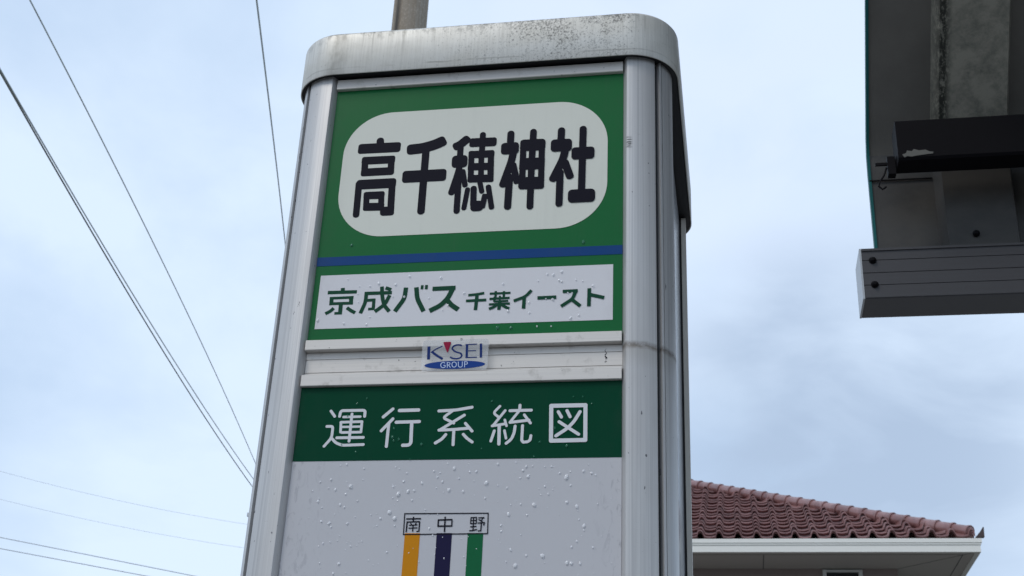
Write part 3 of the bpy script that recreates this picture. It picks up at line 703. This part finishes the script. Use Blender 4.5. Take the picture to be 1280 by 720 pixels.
# fascia beam: hollow section with grooves, end plate and two bolts
m = MB(); y0, y1, z0, z1 = 1.045, 1.143, ZB+1.149, ZB+1.2636
pr = [(y1, z0), (y0+.003, z0), (y0, z0+.002)]
for g in (1.1795, 1.2078, 1.2372): pr += [(y0, ZB+g-.0008), (y0+.002, ZB+g), (y0, ZB+g+.0008)]
pr += [(y0, z1-.006), (y0-.003, z1-.005), (y0-.003, z1), (y1, z1)]
m.prism(pr, .8058, SX1+.03, lambda p, t: (t, p[0], p[1])); fas = m.build('fascia_beam', M['sh_fascia'], shel, 20)
m = MB(); m.box(.8014, .8054, y0-.001, y1, z0-.001, z1+.001); m.build('end_plate', M['pale_metal'], fas)
for zz in (1.2362, 1.1799):
    m = MB(); c = Vector((.8273, y0, ZB+zz)); d = Vector((0, -1, 0))
    m.tube([c, c+d*.002, c+d*.0021, c+d*.006, c+d*.009], [.0080, .0080, .0066, .006, .003], 12); m.build('bolt', M['sh_beam'], fas, 40)
# crossbeam under the sheet
m = MB(); pr = [(.93, ZB+1.410), (.992, ZB+1.410), (.992, ZB+1.507), (.93, ZB+1.507)]
def inset(pr_, k): return [(y_+(k if y_ < .96 else -k), z_+(k if z_ < ZB+1.44 else -k)) for y_, z_ in pr_]
oct_ = []
for (ya, za), (dy, dz_) in zip(pr, ((1, 1), (-1, 1), (-1, -1), (1, -1))):
    oct_ += ([(ya, za+dz_*.005), (ya+dy*.005, za)] if dy*dz_ > 0 else [(ya+dy*.005, za), (ya, za+dz_*.005)])
m.prism(oct_, .884, SX1-.05, lambda p, t: (t, p[0], p[1])); beam = m.build('crossbeam', M['sh_beam'], shel, 30)
m = MB(); patch = [(0, .003), (.008, .006), (.010, .012), (.020, .010), (.024, .015), (.034, .011), (.047, .012), (.055, .007), (.062, .006), (.0615, .002), (.048, .001), (.030, -.001), (.018, -.003), (.010, -.001), (.004, -.004)]
m.prism([(.892+x_, ZB+1.418+z_) for x_, z_ in patch], .9285, .9298, lambda p, t: (p[0], t, p[1])); m.build('peeled_patch', M['chip'], beam)
m = MB(); m.box(.866, .882, .965, .985, ZB+1.398, ZB+1.440); m.box(.842, .868, .972, .977, ZB+1.424, ZB+1.430)
m.tube([(.864, .974, ZB+1.418), (.858, .974, ZB+1.400), (.850, .974, ZB+1.388), (.845, .974, ZB+1.374), (.852, .974, ZB+1.366), (.860, .974, ZB+1.372)], .0022, 6)
m.build('hook', M['sh_beam'], shel, 30)
for px_ in (2.0, 4.1):
    m = MB(); m.box(px_-.05, px_+.05, .93, 1.03, 0, ZB+1.4095); m.build('post', M['sh_beam'], shel)
m = MB(); m.box(1.6, 4.25, -1.90, -1.80, ZB+2.50, ZB+2.58); m.build('crossbeam', M['sh_beam'], shel)
for px_ in (2.0, 4.1):
    m = MB(); m.box(px_-.05, px_+.05, -1.9, -1.8, 0, ZB+2.499); m.build('post', M['sh_beam'], shel)

# ------------------------------------------------------------------ house
a = NM('roof_tile', (0.205, 0.098, 0.092), 0.28, 0, 0.5)
n1 = a.noise((3.4, 3.7, 3.4), 3, 0.6); a.mix(a.ramp(n1, .35, .7, 0, .7), (0.32, 0.17, 0.165))
n2 = a.noise((11, 11, 11), 5, 0.7, (4, 4, 4)); a.mix(a.ramp(n2, .52, .7, 0, .7), (0.07, 0.038, 0.04)); 
pxx = a.math('FLOOR', a.math('DIVIDE', a.math('ADD', a.axis(0), 6.33), .295)); pyy = a.math('FLOOR', a.math('DIVIDE', a.math('SUBTRACT', a.axis(1), 18.6), .262))
cb = a.n('ShaderNodeCombineXYZ'); a.link(pxx, cb.inputs[0]); a.link(pyy, cb.inputs[1])
wn = a.n('ShaderNodeTexWhiteNoise', noise_dimensions='3D'); a.link(cb.outputs[0], wn.inputs[0])
a.mix(a.ramp(wn.outputs[0], .45, 1, 0, .4), (0.10, 0.048, 0.052)); a.mix(a.ramp(wn.outputs[0], .35, 0, 0, .4), (0.33, 0.20, 0.195)); M['tile'] = a.m
a = NM('gutter_cream', (0.74, 0.73, 0.68), 0.35); M['gutter'] = a.m
M['soffit'] = NM('soffit_grey', (0.46, 0.43, 0.40), 0.7).m
a = NM('house_wall', (0.25, 0.20, 0.185), 0.8); n1 = a.noise((30, 30, 60), 4, .6); a.mix(a.ramp(n1, .4, .7, 0, .5), (0.20, 0.16, 0.15)); M['hwall'] = a.m
M['frame_w'] = NM('frame_white', (0.62, 0.62, 0.60), 0.4).m
M['glass'] = NM('window_glass', (0.02, 0.022, 0.025), 0.08, 0, 0.7).m
HX0, HX1 = -6.33, 4.07; HY0 = 18.6; HW = HX1-HX0; HY1 = HY0+HW; EZ = ZB+5.27; SL = .49
house = empty('house', ((HX0+HX1)/2, HY0+HW/2, 0), 'two-storey house with a red-brown tiled hip roof and cream gutter behind the sign', 'house')
PIT, CRS = .295, .262
def wave(u):
    f = (u/PIT) % 1.0
    if f < .36: return .095*math.sqrt(max(0, 1-((f-.18)/.18)**2))
    return -.018*math.sin(math.pi*(f-.36)/.64)
def roof_side(place):            # one slope of the hip roof; place(u, v, h) -> 3D
    m = MB(); nrow = int(HW/2/CRS)+1
    rows = []
    for j in range(nrow):
        for v_, lift in ((j*CRS+.03, -.012), (j*CRS-.03, .040), (j*CRS-.03, .062), (min((j+1)*CRS+.03, HW/2-.001), -.012)):
            v_ = min(v_, HW/2-.001); lo, hi = v_, HW-v_; ring = []
            N = int(HW/PIT*12)
            for i in range(N+1):
                u = min(max(i*PIT/12, lo), hi); jit = .009*math.sin(12.9898*int(u/PIT)+78.233*j)
                ring.append(place(u, v_, wave(u)+lift+jit))
            rows.append(ring)
    n = len(rows[0]); m.v = [p for r in rows for p in r]
    for j in range(len(rows)-1):
        for i in range(n-1):
            a_, b_, c_, d_ = j*n+i, j*n+i+1, (j+1)*n+i+1, (j+1)*n+i
            if (Vector(m.v[a_])-Vector(m.v[b_])).length < 1e-6 and (Vector(m.v[c_])-Vector(m.v[d_])).length < 1e-6: continue
            m.f.append([a_, b_, c_, d_]); m.m.append(0)
    return m
sides = [lambda u, v, h: (HX0+u, HY0+v, EZ+SL*v+h), lambda u, v, h: (HX1-v, HY0+u, EZ+SL*v+h), lambda u, v, h: (HX1-u, HY1-v, EZ+SL*v+h), lambda u, v, h: (HX0+v, HY1-u, EZ+SL*v+h)]
m = MB()
for s_ in sides:
    q = roof_side(s_); m.add(q.v, q.f)
hroof = m.build('roof', M['tile'], house, 50)
apex = Vector(((HX0+HX1)/2, HY0+HW/2, EZ+SL*HW/2+.09))
for cx, cy in ((HX1, HY0), (HX0, HY0), (HX1, HY1), (HX0, HY1)):
    m = MB(); c = Vector((cx, cy, EZ+.085)); d = apex-c; LN = d.length; d.normalize(); k = 0; s_ = .05
    m.tube([c+d*(.02), c+d*.05, c+d*.1], [.03, .085, .10], 12)
    while s_ < LN-.1:
        m.tube([c+d*s_, c+d*(s_+.03), c+d*(s_+.05), c+d*(s_+.34)], [.110, .112, .100, .090], 12); s_ += .30
    m.build('hip_ridge', M['tile'], hroof, 35)
m = MB(); m.prism([(4.09, ZB+5.27), (4.22, ZB+5.27), (4.225, ZB+5.42), (4.215, ZB+5.43), (4.17, ZB+5.36)], 18.52, 18.60, lambda p, t: (p[0], t, p[1])); m.build('verge_tile', NM('verge_dark', (0.05, 0.032, 0.03), 0.6).m, hroof)
def gutter_loop(profile, mat, name, parent):   # profile: (outward offset, z)
    m = MB(); rings = []
    for o_, z_ in profile: rings.append([(HX0-o_, HY0-o_, z_), (HX1+o_, HY0-o_, z_), (HX1+o_, HY1+o_, z_), (HX0-o_, HY1+o_, z_)])
    n = len(rings); m.v = [p for r in rings for p in r]
    for j in range(n):
        for i in range(4):
            m.f.append([j*4+i, j*4+(i+1) % 4, ((j+1) % n)*4+(i+1) % 4, ((j+1) % n)*4+i]); m.m.append(0)
    return m.build(name, mat, parent, 20)
Z0 = ZB+5.04
gutter_loop([(.0, Z0), (.075, Z0), (.075, Z0+.105), (.088, Z0+.112), (.088, Z0+.135), (.100, Z0+.142), (.100, Z0+.205), (.085, Z0+.205), (.085, Z0+.17), (.0, Z0+.17)], M['gutter'], 'gutter', house)
m = MB(); m.box(HX0-.002, HX1+.002, HY0-.002, HY1+.002, Z0+.012, Z0+.05); m.build('soffit', M['soffit'], house)
WY = 19.67; WX1 = 3.03
m = MB(); zj = Z0+.0098
for (ax, ay), (bx, by) in (((HX1-.02, HY0+.02), (WX1, WY)), ((HX1-.16, HY0+.14), (HX1-.16, HY1-.2)), ((HX0+.2, HY0+.14), (HX1-.17, HY0+.14)), ((.9, HY0+.14), (.9, WY))):
    dv = Vector((bx-ax, by-ay)).normalized(); nv = Vector((-dv.y, dv.x))*.006
    m.add([(ax+nv.x, ay+nv.y, zj), (bx+nv.x, by+nv.y, zj), (bx-nv.x, by-nv.y, zj), (ax-nv.x, ay-nv.y, zj), (ax+nv.x, ay+nv.y, zj+.002), (bx+nv.x, by+nv.y, zj+.002), (bx-nv.x, by-nv.y, zj+.002), (ax-nv.x, ay-nv.y, zj+.002)], [(0,3,2,1),(4,5,6,7),(0,1,5,4),(1,2,6,5),(2,3,7,6),(3,0,4,7)])
m.build('joint', M['seam'], house.children[-1] if False else next(o_ for o_ in house.children if o_.name.startswith('soffit')))
m = MB(); WX0 = HX0+1.05
wx0, wx1, wz0, wz1 = 1.845, 2.475, ZB+3.7, Z0-.01
m.box(WX0, wx0, WY, WY+.2, 0, Z0+.0115); m.box(wx1, WX1, WY, WY+.2, 0, Z0+.0115); m.box(wx0, wx1, WY, WY+.2, 0, wz0); m.box(wx0, wx1, WY+.15, WY+.2, wz0, Z0+.0115)
m.box(WX0, WX0+.2, WY+.2, HY1-1.05, 0, Z0+.0115); m.box(WX1-.2, WX1, WY+.2, HY1-1.05, 0, Z0+.0115); m.box(WX0+.2, WX1-.2, HY1-1.25, HY1-1.05, 0, Z0+.0115)
m.build('wall', M['hwall'], house)
m = MB(); m.box(wx0, wx0+.06, WY-.04, WY+.1, wz0, wz1); m.box(wx1-.06, wx1, WY-.04, WY+.1, wz0, wz1); m.box(wx0+.06, wx1-.06, WY-.03, WY+.1, wz0, wz0+.06); m.box(wx0+.06, wx1-.06, WY-.03, WY+.1, wz1-.035, wz1)
win = m.build('window', M['frame_w'], house)
m = MB(); m.box(wx0+.06, wx1-.06, WY+.03, WY+.045, wz0+.06, wz1-.035); m.build('pane', M['glass'], win)

# ------------------------------------------------------------------ utility pole behind the sign
a = NM('pole_concrete', (0.28, 0.25, 0.21), 0.8)
st = a.noise((26, 26, 1.2), 6, 0.7); a.mix(a.ramp(st, .38, .62, 0, .8), (0.22, 0.165, 0.11))
n1 = a.noise((60, 60, 45), 5, 0.75); a.mix(a.ramp(n1, .5, .72, 0, .6), (0.48, 0.43, 0.36))
x = a.axis(0); a.mix(a.math('MULTIPLY', a.ramp(a.math('ABSOLUTE', a.math('SUBTRACT', x, -1.835)), .008, .032, 1, 0), a.ramp(a.noise((50, 50, 3), 4, .7), .3, .55, .4, .95)), (0.035, 0.03, 0.026))
a.bump(n1, .35, .004); M['pole'] = a.m
PX, PY = -1.772, 6.0
pole = empty('utility_pole', (PX, PY, 0), 'weathered grey-brown pole with a dark streak rising above the sign cap', 'utility pole')
m = MB(); m.tube([(PX, PY, 0), (PX, PY, 5), (PX, PY, 8), (PX, PY, 11.5)], [.155, .138, .129, .118], 32); m.build('shaft', M['pole'], pole, 40)
for zz in (9.4, 10.6):
    m = MB(); m.tube([(PX, PY, zz), (PX, PY, zz+.05)], [.129, .129], 24); m.build('band', M['pale_metal'], pole, 40)
fx, fy = CAM.x+28*math.sin(R(-21.3)), CAM.y+28*math.cos(R(-21.3))
far = empty('utility_pole', (fx, fy, 0), 'slim concrete pole far up the street that carries the overhead cables', 'utility pole')
m = MB(); m.tube([(fx, fy, 0), (fx, fy, 13.3)], [.17, .12], 20); m.build('shaft', M['pole'], far, 40)
m = MB(); m.box(fx-.6, fx+.6, fy-.04, fy+.04, 9.0, 9.08); m.build('crossarm', M['pale_metal'], far)

# ------------------------------------------------------------------ overhead cables
a = NM('cable_grey', (0.48, 0.54, 0.54), 0.6); M['cable'] = a.m
M['cable_dark'] = NM('cable_dark', (0.20, 0.22, 0.21), 0.6).m
M['cable_pale'] = NM('cable_pale', (0.80, 0.86, 0.92), 0.6).m
def cable(a_, d_, s0, s1, zf, r, mat, label, n=40, side=None, wob=0.0):
    m = MB(); pts = []
    for i in range(n+1):
        s = s0+(s1-s0)*i/n; o = side(s) if side else 0
        pts.append((a_[0]+d_[0]*s-d_[1]*o, a_[1]+d_[1]*s+d_[0]*o, ZB+zf(s)+wob*math.sin(s*2.1)))
    m.tube(pts, r, 8); o = m.build('overhead_cable', mat, None, 60); tag(o, label, 'cable', 'overhead cables'); return o
cable((-5.58, 6.77), (-.221, .9753), -7, 18.37, lambda s: -2.128e-3*s*s+6.576e-2*s+7.095, .0072, M['cable'], 'thin single cable between the close pair of cables and the sign')
q2 = lambda s: 2.234e-3*s*s+1.632e-2*s+6.507
cable((-5.88, 7.04), (-.2085, .978), -7, 18.04, q2, .0085, M['cable_dark'], 'lower left strand of the two cables running close together at the left edge', side=lambda s: .0+.004*max(s, 0))
cable((-5.88, 7.04), (-.2085, .978), -7, 18.04, lambda s: q2(s)+.010, .0075, M['cable'], 'upper right strand of the two cables running close together at the left edge', side=lambda s: -.008-.004*max(s, 0))
cable((-3.59, 7.16), (-.3263, .9452), -7, 18.54, lambda s: -1.201e-3*s*s+.2577*s+7.218, .0088, M['cable'], 'steep cable coming down just left of the sign cap')
cable((-7.55, 11.24), (.8217, .5699), -12, 12.45, lambda s: -.0617*s+3.369, .0068, M['cable_pale'], 'upper of the two clear cables low at the bottom left', side=lambda s: .022*max(s-4, 0)**2)
cable((-7.55, 11.24), (.8217, .5699), -12, 12.45, lambda s: -.0538*s+3.249, .0068, M['cable_pale'], 'lowest cable, crossing the bottom left corner', side=lambda s: .022*max(s-4, 0)**2)
cable((-17.79, 27.24), (.7569, .6535), -12, 16, lambda s: 9.05e-3*s*s-.0851*s+9.259, .0045, M['cable_pale'], 'faint far cable, highest of those crossing the lower left sky')
cable((-17.79, 27.24), (.7569, .6535), -12, 16, lambda s: 8.08e-3*s*s-.0740*s+8.565, .0045, M['cable_pale'], 'faint far cable just under the highest one in the lower left sky')
